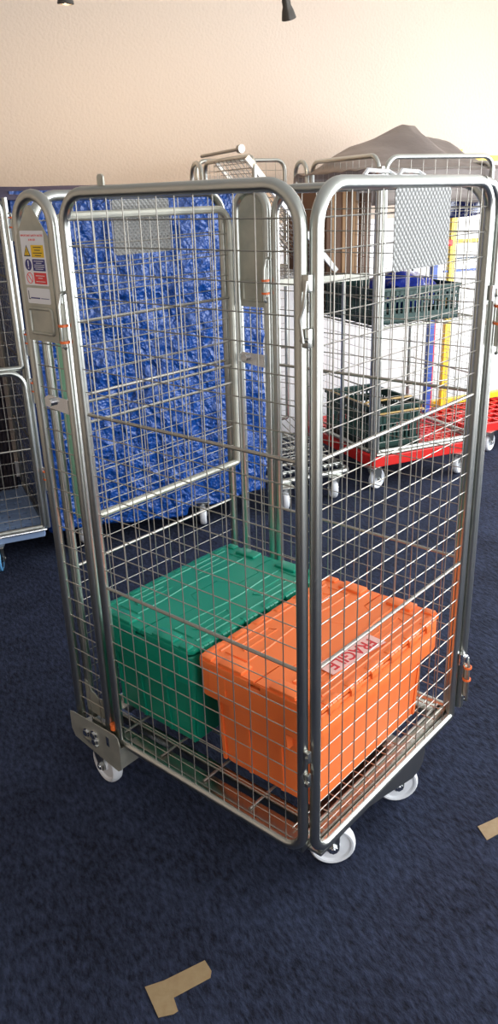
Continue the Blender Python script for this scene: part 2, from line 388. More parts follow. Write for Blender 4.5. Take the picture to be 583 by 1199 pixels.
# stop tab and top hooks
bm = nbm(); prism(bm, [(.298, H+.008), (.318, H+.008), (.318, H+.030), (.313, H+.035), (.303, H+.035), (.298, H+.030)], -.002, .002, plane_mx((0, 0, 0), X)); obj('stop_tab', bm, 'galv', cage, off=OF)
for y0, y1 in ((.175, .285), (.30, .40)):
    bm = nbm(); sweep(bm, [(A-.004, y0, H+.010), (A-.008, y0+.02, H+.021), (A-.008, y0+.06, H+.019), (A-.006, y1-.02, H+.019), (A-.002, y1, H+.011)], .0045, 8); obj('top_hook', bm, 'bolt', cage, off=OF)
# base: perimeter channels, cross channels, deck wires
bm = nbm()
for (a, b, c, d_) in ((.19, A-.03, .012, .058), (.02, A-.03, D-.058, D-.012), (.05, A-.05, .080, .106), (.05, A-.05, .45, .48)): box(bm, a, b, c, d_, .166, .196, bev=.004)
for (a, b, c, d_) in ((A-.046, A-.012, .06, D-.012), (.012, .058, .06, D-.012), (.02, .19, .012, .05)): box(bm, a, b, c, d_, .166, .196, bev=.004)
obj('base_frame', bm, 'basez', cage, off=OF)
bm = nbm()
for i in range(1, 6): sweep(bm, [(-.01+.165*i, .02, .201), (-.01+.165*i, D-.02, .201)], .0042, 7)
for i in range(12): wire(bm, (.02, .075+.62*i/11, .207), (A-.01, .075+.62*i/11, .207), .0019)
wire(bm, (A-.075, .03, .2085), (A-.075, D-.03, .2085), .0019)
obj('deck_grid', bm, 'wire', cage, off=OF)
# curved caster channel under the front-right edge
bm = nbm()
prof = [(.03, .178), (.05, .172), (.25, .162), (.33, .143), (.42, .118), (.49, .098), (.525, .102), (.548, .122), (.556, .150), (.55, .178)]
prism(bm, prof, 0, .004, plane_mx((A+.004, 0, 0), Y)); box(bm, A-.11, A+.006, .04, .55, .155, .166, bev=.003)
obj('caster_channel', bm, 'zinc', cage, off=OF)
bm = nbm()
prism(bm, rrect(.04, .55, .150, .172, .01, 3), 0, .004, plane_mx((.015, 0, 0), Y)); box(bm, .0, .12, .50, .70, .155, .166); obj('caster_channel', bm, 'zinc', cage, off=OF)
# left gusset with bolts and pressed upper bracket
g = [(-.036, .222), (-.036, .160), (-.022, .135), (.105, .112), (.175, .100), (.190, .112), (.192, .20), (.186, .222), (.172, .230), (.15, .229), (-.02, .226)]
bm = nbm(); prism(bm, g, -.0015, .0015, plane_mx((0, -.026, 0), X)); box(bm, .186, .190, -.026, .05, .115, .185); box(bm, -.03, .188, -.026, .06, .155, .1655)
gp = obj('foot_gusset', bm, 'galv', cage, off=OF, smooth=False)
bm = nbm()
for a, b in ((.040, .178), (.075, .186), (.078, .163)): cyl(bm, (a, -.036, b), (a, -.026, b), .0105, 6); cyl(bm, (a, -.030, b), (a, -.026, b), .014, 14)
obj('gusset_bolt', bm, 'bolt', gp)
bm = nbm(); prism(bm, [(.135, .178), (.147, .176), (.147, .208), (.135, .210)], .002, .004, plane_mx((0, -.026, 0), X)); obj('slot_rim', bm, 'bolt', gp)
bm = nbm(); prism(bm, [(.006, .228), (.085, .222), (.090, .275), (.082, .292), (.062, .288), (.048, .30), (.036, .302), (.022, .326), (.008, .335)], -.002, .002, plane_mx((0, .012, 0), X)); obj('foot_bracket', bm, 'galv', cage, off=OF, smooth=False)
bm = nbm(); cyl(bm, (.148, -.006, .228), (.148, -.006, .246), .011, 14); tag(obj('foot_bush', bm, 'clip', cage, off=OF), 'orange plastic bush')
for x, y, a in ((.078, .008, -97), (.803, .175, -48), (.815, .487, -44), (.075, .66, -80)): caster(cage, OF, x, y, math.radians(a))

# ================================================================== LIDDED CRATES
def lidded_crate(name, label, loc, m, wx=.40, wy=.60, hh=.340):
    t = thing(name, label, 'crate', loc, 0, None); hx, hy = wx/2, wy/2
    bm = nbm(); rings = []
    levels = [(.050, .0), (.046, .006), (.033, hh-.122), (.032, hh-.118), (.006, hh-.112), (.004, hh-.105), (.004, hh-.024), (.006, hh-.020), (.022, hh-.020)]
    for ins, z in levels: rings.append([bm.verts.new((x, y, z)) for x, y in rrect(-hx+ins, hx-ins, -hy+ins, hy-ins, .022, 4)])
    n = len(rings[0]); bm.faces.new(rings[0][::-1])
    for a, b in zip(rings[:-1], rings[1:]):
        for k in range(n): bm.faces.new((a[k], a[(k+1) % n], b[(k+1) % n], b[k]))
    # inner wall
    inner = [[bm.verts.new((x, y, z)) for x, y in rrect(-hx+ins, hx-ins, -hy+ins, hy-ins, .02, 4)] for ins, z in ((.024, hh-.03), (.056, .008))]
    seq = [rings[-1]]+inner
    for a, b in zip(seq[:-1], seq[1:]):
        for k in range(n): bm.faces.new((a[k], a[(k+1) % n], b[(k+1) % n], b[k]))
    bm.faces.new(inner[-1])
    body = obj('body', bm, m, t, angle=28)
    # moulded ribs
    bm = nbm()
    def slab(px, py, ux, uy, w, z0, z1, th, i0, i1):
        # px,py on outer wall plane; ux,uy outward; sloping inset i0 at z0 -> i1 at z1
        tx, ty = -uy, ux; vs = []
        for z, ins in ((z0, i0), (z1, i1)):
            for k in (-w/2, w/2):
                for e in (-.004, th): vs.append(bm.verts.new((px+tx*k+ux*(e-ins), py+ty*k+uy*(e-ins), z)))
        for f in ((0, 1, 3, 2), (4, 6, 7, 5), (0, 4, 5, 1), (2, 3, 7, 6), (1, 5, 7, 3), (0, 2, 6, 4)): bm.faces.new([vs[q] for q in f])
    for sy in (-1, 1):
        for x in (-.150, -.055, .055, .150): slab(x, sy*hy, 0, sy, .010, .006, hh-.118, .004, .0455, .0325)
        slab(0, sy*hy, 0, sy, .19, hh-.165, hh-.112, .022, .036, .030)      # grip pocket below the band
        slab(0, sy*hy, 0, sy, .21, hh-.060, hh-.030, .004, .004, .004)
        for x in (-.125, .125): slab(x, sy*hy, 0, sy, .055, hh-.085, hh-.022, .005, .004, .004)
    for sx in (-1, 1):
        for y in (-.245, .245): slab(sx*hx, y, sx, 0, .012, .006, hh-.118, .003, .0455, .0325)
        slab(sx*hx, 0, sx, 0, .50, hh-.035, hh-.026, .003, .004, .004)
    obj('moulded_rib', bm, m, t, angle=20)
    # lid: two interlocking flaps
    zt = hh
    y0, y1 = -hy+.004, hy-.004
    zig = [(.0, y0), (.0, -.20), (.035, -.185), (.035, -.085), (-.035, -.06), (-.035, .06), (.035, .085), (.035, .185), (0, .20), (0, y1)]
    for sd in (-1, 1):
        edge = [(x*1.0 + sd*.0018, y) for x, y in zig]
        outer = [(sd*(hx-.012), y1), (sd*(hx-.002), y1-.012), (sd*(hx-.002), y0+.012), (sd*(hx-.012), y0)]
        poly = edge+outer
        bm = nbm(); prism(bm, poly, zt-.010, zt)
        es = [e for e in bm.edges if e.verts[0].co.z > zt-.001 and e.verts[1].co.z > zt-.001]
        bmesh.ops.bevel(bm, geom=es, offset=.0022, segments=2, affect='EDGES')
        # skirt at the two short ends
        for sy in (-1, 1): box(bm, sd*.02, sd*(hx-.014), sy*(hy-.004), sy*(hy-.001), zt-.026, zt-.003, bev=.001)
        flap = obj('lid_flap', bm, m, t, angle=30)
        # raised outline ribs and stubs
        bm = nbm()
        def ridge(pts, r=.0030): sweep(bm, [(x, y, zt+.0002) for x, y in pts], r, 6)
        ridge([(sd*.165, -.24), (sd*.165, .24)])
        ridge([(sd*.150, -.235), (sd*.075, -.235), (sd*.075, -.150), (sd*.085, -.04), (sd*.085, .04), (sd*.075, .15), (sd*.075, .235), (sd*.150, .235)])
        ridge([(sd*.115, -.20), (sd*.14, -.19), (sd*.14, -.07), (sd*.115, -.06), (sd*.115, -.20)], .0022)
        ridge([(sd*.115, .20), (sd*.14, .19), (sd*.14, .07), (sd*.115, .06), (sd*.115, .20)], .0022)
        obj('raised_ridge', bm, m, flap)
        for sy in (-1, 1):
            bm = nbm(); box(bm, sd*.045, sd*.125, sy*(hy-.050), sy*(hy-.006), zt-.002, zt+.008, bev=.003); obj('end_stub', bm, m, flap, angle=30)
            bm = nbm(); box(bm, sd*.150, sd*.185, sy*(hy-.032), sy*(hy-.006), zt-.002, zt+.006, bev=.003); obj('end_stub', bm, m, flap, angle=30)
        # hinges along the long side
        for k in range(6):
            yc = -.235+.094*k
            bm = nbm()
            for q in (-.019, 0, .019): cyl(bm, (sd*(hx-.004), yc+q-.0085, zt-.006), (sd*(hx-.004), yc+q+.0085, zt-.006), .0062, 10)
            box(bm, sd*(hx-.022), sd*(hx-.006), yc-.027, yc+.027, zt-.004, zt+.002, bev=.001)
            box(bm, sd*(hx-.006), sd*(hx+.0015), yc-.022, yc+.022, zt-.028, zt-.008, bev=.001)
            obj('hinge', bm, m, t, angle=30)
    return t
DECK = .2105
go = lidded_crate('lidded_crate', 'green plastic lidded storage crate on the left of the cage deck', (.214, .367, DECK), 'green')
oo = lidded_crate('lidded_crate', 'orange plastic lidded storage crate with a FRAGILE sticker on its lid', (.633, .369, DECK), 'orange')
oo.name = 'lidded_crate.001'
# sticker on the orange lid
SM = Matrix.Translation((.752-.633, .327-.369, .340)) @ Matrix.Rotation(math.radians(-96), 4, 'Z')
bm = nbm(); prism(bm, rect(-.108, .108, -.030, .030), .0032, .0038, SM); st = tag(obj('fragile_sticker', bm, 'pink', oo, smooth=False), 'pinkish white sticker printed FRAGILE in red')
text_obj('lettering', 'FRAGILE', .052, SM @ Matrix.Translation((0, 0, .0040)), 'letter', st, .0004, .92, font_bold=.0008)

# ================================================================== BACKGROUND ROW (u along the wall, d towards it)
T = math.radians(65)
UU = V((math.cos(T), math.sin(T), 0)); DD = V((-math.sin(T), math.cos(T), 0))
def bg(u, d, z=0): return UU*u + DD*d + V((0, 0, z))
def bgthing(name, label, cat, u, d, z=0, group=None): return thing(name, label, cat, bg(u, d, z), T, group)

def post(par, x, y, z0, z1, r=.0125, m='zinc', name='post'):
    bm = nbm(); cyl(bm, (x, y, z0), (x, y, z1), r, 12); return obj(name, bm, m, par)
def lattice(bm, x0, x1, y0, y1, z0, z1, pitch, bar):
    n = round((x1-x0)/pitch); k = round((y1-y0)/pitch)
    for i in range(n+1): x = x0+(x1-x0)*i/n; box(bm, x-bar/2, x+bar/2, y0, y1, z0, z1)
    for i in range(k+1): y = y0+(y1-y0)*i/k; box(bm, x0, x1, y-bar/2, y+bar/2, z0+.001, z1+.001)
def wire_shelf(par, x0, x1, y0, y1, z, name='wire_shelf', lip=False, pitch=.03):
    bm = nbm(); sweep(bm, [(x, y, z) for x, y in rrect(x0, x1, y0, y1, .03, 4)], .006, 8, closed=True)
    n = round((x1-x0)/pitch)
    for i in range(1, n): wire(bm, (x0+(x1-x0)*i/n, y0, z+.006), (x0+(x1-x0)*i/n, y1, z+.006), .0022)
    for i in range(1, 5): wire(bm, (x0, y0+(y1-y0)*i/5, z-.002), (x1, y0+(y1-y0)*i/5, z-.002), .003)
    if lip: box(bm, x0, x1, y0-.008, y0-.004, z-.018, z+.018)
    return obj(name, bm, 'galv', par)
O0 = (0, 0, 0)

# ---- left cage with blue deck
lc = bgthing('roll_cage', 'wire-mesh roll cage with a blue plastic deck cut off by the left edge', 'roll cage', -.62, 1.62)
W = .80; Dp = .72
gate(lc, O0, (0, 0, 0), X, W, .98, 1.715, rails=(1.36,), R=.07)
gate(lc, O0, (0, -.012, 0), X, W, .20, .965, rails=(.60,), R=.07)
gate(lc, O0, (W+.018, .03, 0), Y, .66, .20, 1.70, rails=(.60, 1.0, 1.36), R=.07)
post(lc, W+.022, -.002, .19, 1.70)
bm = nbm(); lattice(bm, .02, W-.02, .02, Dp-.02, .172, .192, .085, .040)
for i in range(9):
    for j in range(8):
        c0 = V((.02+(W-.04)*(i+.5)/9, .02+(Dp-.04)*(j+.5)/8, .181)); an = math.pi/4 if (i+j) % 2 else -math.pi/4
        box(bm, -.05, .05, -.011, .011, -.009, .009, Matrix.Translation(c0) @ Matrix.Rotation(an, 4, 'Z'))
box(bm, 0, W, -.02, .012, .150, .195, bev=.004); box(bm, 0, W, Dp-.02, Dp, .150, .195); box(bm, -.005, .02, 0, Dp, .150, .195); box(bm, W-.02, W+.005, 0, Dp, .150, .195, bev=.003)
tag(obj('deck', bm, 'bluedeck', lc, smooth=False), 'blue perforated plastic deck')
bm = nbm(); sweep(bm, [(0, -.028, .19), (W+.01, -.028, .19)], .007, 8); obj('deck_rail', bm, 'bolt', lc)
for z in (1.36+.15, 1.02, .80, .37): clip_rod(lc, O0, W+.036, -.015, z, z+.13, .6, -.8, orange=(.55, .85))
for x, y in ((.57, .02), (.12, .02), (.12, .62), (.70, .62)): caster(lc, O0, x, y, math.radians(-15), 'blue', top=.152)
# pleated dark cover standing behind it
bm = nbm(); cols = []
for i in range(121):
    x = -.0+.62*i/120; yy = .008*math.sin(i*math.pi/2.0*.9)+.006*noise.noise(V((i*.3, 0, 0)))
    cols.append([bm.verts.new((x, yy+.01*noise.noise(V((x*6, z*2, 3))), z)) for z in [k*1.55/12 for k in range(13)]])
for a, b in zip(cols[:-1], cols[1:]):
    for k in range(12): bm.faces.new((a[k], b[k], b[k+1], a[k+1]))
bmesh.ops.solidify(bm, geom=bm.faces[:], thickness=.006)
pl = obj('pleated_cover', bm, 'pleat'); pl.location = bg(-.46, 2.26, .194); pl.rotation_euler = (0, 0, T)
tag(pl, 'dark pleated cover standing upright inside the left cage with the blue deck', 'cover')
bm = nbm(); bmesh.ops.create_icosphere(bm, subdivisions=3, radius=1)
for v in bm.verts:
    n_ = 1+.18*noise.noise(v.co*2.2); v.co = V((v.co.x*.13*n_, v.co.y*.11*n_, max(-.0, .13+v.co.z*.14*n_)))
sk = obj('cloth_sack', bm, 'sack'); sk.location = bg(-.33, 2.08, .194); tag(sk, 'small beige cloth sack on the blue deck at the left edge', 'sack')

# ---- blue tarpaulin covered cage
U0, U1, D0, D1 = .235, 1.425, 1.69, 2.50
cc = bgthing('covered_roll_cage', 'roll cage hidden under a blue tarpaulin, only its white casters showing', 'roll cage', U0+.04, D0+.04)
W, Dp = U1-U0-.08, D1-D0-.08
bm = nbm()
for a in (((0, 0), (W, 0)), ((W, 0), (W, Dp)), ((W, Dp), (0, Dp)), ((0, Dp), (0, 0))):
    sweep(bm, [(a[0][0], a[0][1], .17), (a[1][0], a[1][1], .17)], .016, 10)
obj('base_frame', bm, 'galv', cc)
for x, y in ((0, 0), (W, 0), (0, Dp), (W, Dp)): post(cc, x, y, .16, 1.69)
bm = nbm()
sweep(bm, [(x, y, 1.69) for x, y in rrect(0, W, 0, Dp, .06, 4)], .0135, 10, closed=True); obj('top_rail', bm, 'zinc', cc)
for x, y, a in ((.15, .02, -60), (.78, -.01, -20), (.2, Dp-.1, 0), (.8, Dp-.1, 0)): caster(cc, O0, x, y, math.radians(a))
# tarp mesh: perimeter strip with real creases
def creased(p, amp, seed):
    n1 = noise.noise(V((p[0]*5+seed, p[1]*5, p[2]*3.5))); n2 = 1-abs(noise.noise(V((p[0]*9+seed, p[1]*9, p[2]*7))))*2; n3 = noise.noise(V((p[0]*22, p[1]*22, p[2]*18+seed)))
    return amp*(n1+.45*n2+.28*n3)
bm = nbm(); per = []
cx_, cy_ = (U1-U0), (D1-D0)
N1, N2 = 110, 70
for i in range(N1): per.append((cx_*i/N1, 0, 0, -1))
for i in range(N2): per.append((cx_, cy_*i/N2, 1, 0))
for i in range(N1): per.append((cx_*(1-i/N1), cy_, 0, 1))
for i in range(N2): per.append((0, cy_*(1-i/N2), -1, 0))
NZ = 130; grid = []
for (x, y, nx, ny) in per:
    c_ = []
    zb = .105+.022*math.sin(x*5+1)+.015*noise.noise(V((x*6, y*6, 5)))+(.035 if x > cx_*.6 and y < .01 else 0)
    for k in range(NZ+1):
        z = zb+(1.725-zb)*k/NZ; e = creased((x, y, z), .016, 2.2)*min(1, (1.76-z)*6)
        fl = .015*max(0, (0.45-z))
        c_.append(bm.verts.new((x+nx*(e+fl), y+ny*(e+fl), z)))
    grid.append(c_)
L = len(grid)
for i in range(L):
    a, b = grid[i], grid[(i+1) % L]
    for k in range(NZ): bm.faces.new((a[k], b[k], b[k+1], a[k+1]))
bm.faces.new([g_[NZ] for g_ in grid])
tp = obj('tarpaulin', bm, 'tarp', angle=60); tp.location = bg(U0, D0); tp.rotation_euler = (0, 0, T)
sm = tp.modifiers.new('thick', 'SOLIDIFY'); sm.thickness = .0015
tag(tp, 'crumpled bright blue tarpaulin hanging over the covered cage', 'tarpaulin')
# purple-grey top sheet
bm = nbm(); gx_, gy_ = 60, 30; gr = []
for i in range(gx_+1):
    row = []
    for j in range(gy_+1):
        x = -.10+(cx_+.13)*i/gx_; y = -.022+(cy_+.04)*j/gy_
        z = 1.744+.006*noise.noise(V((x*4, y*5, 1)))
        if j < 2: z -= (2-j)*.026
        if j < 1: z += .008*noise.noise(V((x*9, 0, 4)))
        row.append(bm.verts.new((x, y-(.004 if j < 2 else 0), z)))
    gr.append(row)
for i in range(gx_):
    for j in range(gy_): bm.faces.new((gr[i][j], gr[i+1][j], gr[i+1][j+1], gr[i][j+1]))
ts = obj('top_sheet', bm, 'purple', angle=60); ts.location = bg(U0, D0); ts.rotation_euler = (0, 0, T)
sm = ts.modifiers.new('thick', 'SOLIDIFY'); sm.thickness = .004
tag(ts, 'dull purple-grey sheet lying on top of the blue tarpaulin', 'cover')

# ---- second cage (narrow view) with folded wire shelf
c2 = bgthing('roll_cage', 'bare wire-mesh roll cage between the blue tarpaulin and the red-based cage', 'roll cage', 1.50, 1.70)
H2 = 1.865
gate(c2, O0, (0, .20, 0), Y, .68, .20, H2, rails=(.70, 1.25), R=.06, n=9)
hoop(c2, O0, (0, .935, 0), Y, .17, .18, H2+.005, plate=None)
gate(c2, O0, (.04, 1.12, 0), X, .60, .20, H2+.02, rails=(.70, 1.25), R=.06, n=8)
bm = nbm()
W2 = .47
sweep(bm, [(x, y, .165) for x, y in rrect(-.02, W2, 0, 1.1, .04, 5)], .019, 12, closed=True)
sweep(bm, [(0, .06, .19), (W2-.02, .06, .19)], .008, 8)
for i in range(12): x = .02+(W2-.05)*i/11; sweep(bm, [(x, .01, .195), (x, 1.08, .195)], .0045, 6)
for i in range(9): y = .05+1.0*i/8; sweep(bm, [(0, y, .203), (W2-.01, y, .203)], .0035, 6)
obj('base_frame', bm, 'zinc', c2)
# nested wire trays folded on the base
bm = nbm()
for k in range(5):
    z = .215+.012*k; y = .12+.06*k
    sweep(bm, [(0.02, y, z), (W2-.03, y, z+.012)], .004, 6)
for i in range(9): x = .03+(W2-.07)*i/8; sweep(bm, [(x, .10, .22), (x+.02, .70, .33)], .003, 6)
obj('folded_tray', bm, 'wire', c2)
caster(c2, O0, .045, .0, math.radians(-10)); caster(c2, O0, .385, .03, math.radians(-15)); caster(c2, O0, .05, 1.02, 0); caster(c2, O0, .40, 1.02, 0)
post(c2, W2-.02, .05, .17, 1.26, .011); post(c2, W2-.02, 1.05, .17, 1.26, .011)
wire_shelf(c2, 0, .60, .05, 1.08, 1.252, lip=True)
# folded shelf leaning, with two white struts
def bar(bm, a, b, w, th):
    a, b = V(a), V(b); d = b-a; m = Matrix.Translation((a+b)/2) @ d.to_track_quat('Z', 'Y').to_matrix().to_4x4()
    box(bm, -w/2, w/2, -th/2, th/2, -d.length/2, d.length/2, m)
bm = nbm(); bar(bm, (-.04, .20, 1.86), (.49, .20, 1.275), .012, .028); bar(bm, (.0, .70, 1.855), (.47, .70, 1.36), .012, .024)
fs = tag(obj('leaning_strut', bm, 'white', c2, smooth=False), 'white diagonal struts')
bm = nbm()
for i in range(25): f = i/24; wire(bm, (-.04+.51*f, .20, 1.86-.58*f), (-.04+.51*f, .70, 1.86-.56*f), .0022)
for i in range(1, 9): y = .20+.5*i/9; wire(bm, (-.04, y, 1.86), (.47, y, 1.29), .0025)
obj('wire_mesh', bm, 'wire', fs)
bm = nbm(); cyl(bm, (-.05, .80, H2+.03), (.02, .42, H2+.045), .009, 10); cyl(bm, (.02, .43, H2+.045), (.025, .405, H2+.046), .022, 14)
rd = obj('rod', bm, 'wire', c2)
bm = nbm(); box(bm, 0, .42, 0, .02, 0, .44, bev=.002)
pb = obj('peach_board', bm, 'board'); pb.location = bg(1.56, 2.66, 1.262); pb.rotation_euler = (0, 0, T); tag(pb, 'pale peach cardboard sheet standing on the wire shelf behind the slanting strut', 'cardboard')

ob = bgthing('cardboard_box', 'dark brown open cardboard box on the shelf left of the red-based cage', 'box', 1.94, 1.93, 1.262)
for nm, a in (('front_panel', (0, .19, 0, .005)), ('back_panel', (0, .19, .47, .475)), ('left_panel', (0, .005, 0, .475)), ('right_panel', (.185, .19, 0, .475))):
    bm = nbm(); box(bm, a[0], a[1], a[2], a[3], 0, .445); obj(nm, bm, 'wood', ob, smooth=False)
for x in (.035, .10, .165):
    bm = nbm(); box(bm, x, x+.018, -.006, -.001, .0, .44); tag(obj('edge_strip', bm, 'card', ob, smooth=False), 'tan cardboard edge')
bm = nbm(); box(bm, 0, .19, 0, .475, -.004, 0); obj('bottom_panel', bm, 'wood', ob, smooth=False)

# ---- red based cage with green crates
rc = bgthing('roll_cage', 'wire-mesh roll cage with a red plastic base carrying dark green crates', 'roll cage', 2.14, 1.71)
W, Dp, H3 = .76, .96, 1.845
gate(rc, O0, (0, .025, 0), Y, .72, .24, H3+.01, rails=(.62, 1.12), R=.07, n=10)
hoop(rc, O0, (0, .81, 0), Y, .15, .20, H3+.02)
gate(rc, O0, (.03, 0, 0), X, .70, .24, H3, rails=(.62,), R=.07, n=8)
gate(rc, O0, (W-.005, .03, 0), Y, .70, .24, H3-.03, rails=(.62, 1.12), R=.07, n=9)
for x in (.0, ): post(rc, x, -.005, .2, 1.80, .016)
bm = nbm(); lattice(bm, .02, W-.02, .02, Dp-.02, .195, .212, .045, .020)
for a in ((-.01, W+.01, -.02, .015), (-.01, W+.01, Dp-.015, Dp+.02), (-.01, .02, -.02, Dp+.02), (W-.02, W+.01, -.02, Dp+.02)): box(bm, *a, .150, .215, bev=.006)
tag(obj('deck', bm, 'red', rc, smooth=False), 'red perforated plastic base')
bm = nbm(); sweep(bm, [(.02, -.012, .225), (W-.02, -.012, .225), (W-.02, .2, .225)], .009, 8); obj('deck_rail', bm, 'wire', rc)
for x, y, a in ((.055, .03, -70), (.66, .02, -60), (.1, .86, 0), (.66, .86, 0)): caster(rc, O0, x, y, math.radians(a), top=.152)
wire_shelf(rc, .01, W-.01, .02, .74, .965, pitch=.035)
def green_crate(label, u, d, z, L=.40, Wd=.56, hh=.27, rot=0):
    t = thing('bale_arm_crate', label, 'crate', bg(u, d, z), T+rot, 'dark green perforated crates')
    bm = nbm(); box(bm, 0, L, 0, Wd, 0, .012)
    for (x0, x1, y0, y1) in ((0, L, 0, .008), (0, L, Wd-.008, Wd), (0, .008, 0, Wd), (L-.008, L, 0, Wd)):
        box(bm, x0, x1, y0, y1, .0, .055); box(bm, x0, x1, y0, y1, hh*.60, hh-.06); box(bm, x0, x1, y0, y1, hh-.045, hh*.98)
        horiz = x1-x0 > y1-y0; ln = (x1-x0) if horiz else (y1-y0); n = round(ln/.032)
        for i in range(n+1):
            q = (ln-.014)*i/n
            if horiz: box(bm, x0+q, x0+q+.014, y0, y1, .05, hh-.01)
            else: box(bm, x0, x1, y0+q, y0+q+.014, .05, hh-.01)
    for i in range(7):   # drain slots drawn by the base ribs
        box(bm, .02+i*(L-.05)/6, .03+i*(L-.05)/6, .01, Wd-.01, .012, .018)
    obj('body', bm, 'crate', t, smooth=False)
    bm = nbm()
    for (x0, x1, y0, y1) in ((-.012, L+.012, -.012, .006), (-.012, L+.012, Wd-.006, Wd+.012), (-.012, .006, -.012, Wd+.012), (L-.006, L+.012, -.012, Wd+.012)): box(bm, x0, x1, y0, y1, hh-.018, hh, bev=.003)
    obj('rim', bm, 'crate', t, smooth=False)
    return t
c_a = green_crate('dark green perforated crate with tan carrying bars on the red base', 2.20, 1.80, .2165, .34, .56, .27)
for y in (-.02, .10):
    bm = nbm(); sweep(bm, [(.0, y, .275-.05*(y < 0)), (.02, y-.004, .282-.05*(y < 0)), (.33, y-.004, .282-.05*(y < 0)), (.345, y, .275-.05*(y < 0))], .0065, 8); tag(obj('carrying_bar', bm, 'tan', c_a), 'tan carrying bar')
bm = nbm(); sweep(bm, [(-.02, .02, .28), (-.02, .54, .28)], .0065, 8); tag(obj('carrying_bar', bm, 'tan', c_a), 'tan carrying bar')
green_crate('dark green perforated crate on the wire shelf, blue film sack in it', 2.16, 1.76, .975, .58, .56, .20)
bm = nbm(); bmesh.ops.create_icosphere(bm, subdivisions=4, radius=1)
for v in bm.verts:
    n_ = 1+.25*noise.noise(v.co*2.5); v.co = V((v.co.x*.20*n_, v.co.y*.20*n_, v.co.z*.11*n_+.13))
sk = obj('film_sack', bm, 'bluefilm'); sk.location = bg(2.52, 2.02, .995); sk.rotation_euler = (0, 0, T); tag(sk, 'shiny blue film sack bulging out of the upper green crate', 'sack')
# boards leaning in the upper left of the red cage
for i, (u, w, h, m, lb) in enumerate(((2.19, .13, .70, 'wood', 'dark brown board standing nearest the corner post of the red-based cage'), (2.34, .09, .66, 'card', 'brown cardboard strip standing between two dark brown boards'), (2.45, .08, .70, 'wood', 'dark brown board standing right of the cardboard strip'))):
    bm = nbm(); box(bm, 0, w, 0, .02, 0, h, bev=.002); o = obj('standing_board', bm, m); o.location = bg(u, 2.38+.01*i, .975); o.rotation_euler = (0, 0, T); tag(o, lb, 'board')
# grey cover heaped over the top
bm = nbm()
outline = [(2.13, 1.80), (2.22, 1.875), (2.33, 1.925), (2.42, 1.950), (2.56, 1.995), (2.695, 2.045), (2.745, 2.045), (2.80, 1.985), (2.93, 1.98), (2.97, 1.955), (3.00, 1.90), (3.05, 1.84), (3.12, 1.80), (3.24, 1.79)]
def oz(u):
    for (a, za), (b, zb) in zip(outline[:-1], outline[1:]):
        if a <= u <= b: return za+(zb-za)*(u-a)/(b-a)
    return 1.78
rows = []; ds = [1.74, 1.745, 1.80, 1.90, 2.02, 2.15, 2.28, 2.34, 2.42, 2.55, 2.66, 2.68]
fac = [-1.4, -.12, .02, .15, .38, .68, .96, 1.0, .72, .3, -.2, -1.5]
for j in range(45):
    tt = j/44*(len(ds)-1); i0 = min(int(tt), len(ds)-2); fr = tt-i0
    dd = ds[i0]*(1-fr)+ds[i0+1]*fr; ff = fac[i0]*(1-fr)+fac[i0+1]*fr
    row = []
    for i in range(91):
        u = 2.12+1.10*i/90; t_ = oz(u)
        base = 1.79
        z = base+(t_-base)*max(ff, 0)+(ff*.13 if ff < 0 else 0)
        z += .010*noise.noise(V((u*7, dd*7, 0)))+.006*abs(math.sin((u*1.2+dd*2.3)*9))
        if u > 2.93 and ff < .2: z = min(z, 1.78)-.0
        row.append(bm.verts.new((u, dd+.01*noise.noise(V((u*5, z*5, 2))), z)))
    rows.append(row)
for a, b in zip(rows[:-1], rows[1:]):
    for i in range(90): bm.faces.new((a[i], a[i+1], b[i+1], b[i]))
gc = obj('grey_cover', bm, 'tarpgrey', angle=50); gc.rotation_euler = (0, 0, T)
sm = gc.modifiers.new('thick', 'SOLIDIFY'); sm.thickness = .004
# give it its own origin
gc.data.transform(Matrix.Translation((-2.7, -2.2, 0))); gc.location = bg(2.7, 2.2)
tag(gc, 'grey-brown cover heaped to a peak over the top of the red-based cage', 'cover')
bm = nbm(); gr = []
for i in range(31):
    u = .54*i/30; row = []
    for k in range(9):
        row.append(bm.verts.new((u, .02*math.sin(u*22+k*.4)+.006*noise.noise(V((u*8, k, 0))), -.02*k-.003*k*math.sin(u*5)+u*.06)))
    gr.append(row)
for a, b in zip(gr[:-1], gr[1:]):
    for k in range(8): bm.faces.new((a[k], b[k], b[k+1], a[k+1]))
bb = obj('blue_cover', bm, 'navy'); bb.location = bg(2.58, 1.98, 1.69); bb.rotation_euler = (0, 0, T)
sm = bb.modifiers.new('thick', 'SOLIDIFY'); sm.thickness = .004
tag(bb, 'dark blue shiny cover hanging just below the grey heaped cover', 'cover')

# ---- red dolly with yellow frame
dl = bgthing('dolly', 'red slatted dolly with a yellow upright frame at the right edge', 'dolly', 3.06, 1.96)
W, Dp = .84, .66
bm = nbm(); lattice(bm, .02, W-.02, .02, Dp-.02, .180, .205, .085, .012)
for a in ((0, W, 0, .02), (0, W, Dp-.02, Dp), (0, .02, 0, Dp), (W-.02, W, 0, Dp)): box(bm, *a, .150, .210, bev=.004)
tag(obj('deck', bm, 'red', dl, smooth=False), 'red plastic deck with open squares')
yf = .50
def ybar(pts, name='frame_bar', m='yellow', w=.020, lb=None):
    bm = nbm()
    for a, b in zip(pts[:-1], pts[1:]): bar(bm, a, b, w*1.7, w*1.3)
    o = obj(name, bm, m, dl, smooth=False)
    if lb: tag(o, lb)
    return o
ybar([(.155, yf, .20), (.155, yf, 1.92)], 'yellow_post', w=.027); ybar([(.80, yf, .20), (.80, yf, 1.90)], 'yellow_post')
ybar([(.12, yf-.02, 1.865), (.84, yf-.02, 1.865)], w=.024); ybar([(.14, yf, 1.355), (.38, yf, 1.355)]); ybar([(.02, yf+.06, .235), (.84, yf+.06, .235)], w=.03)
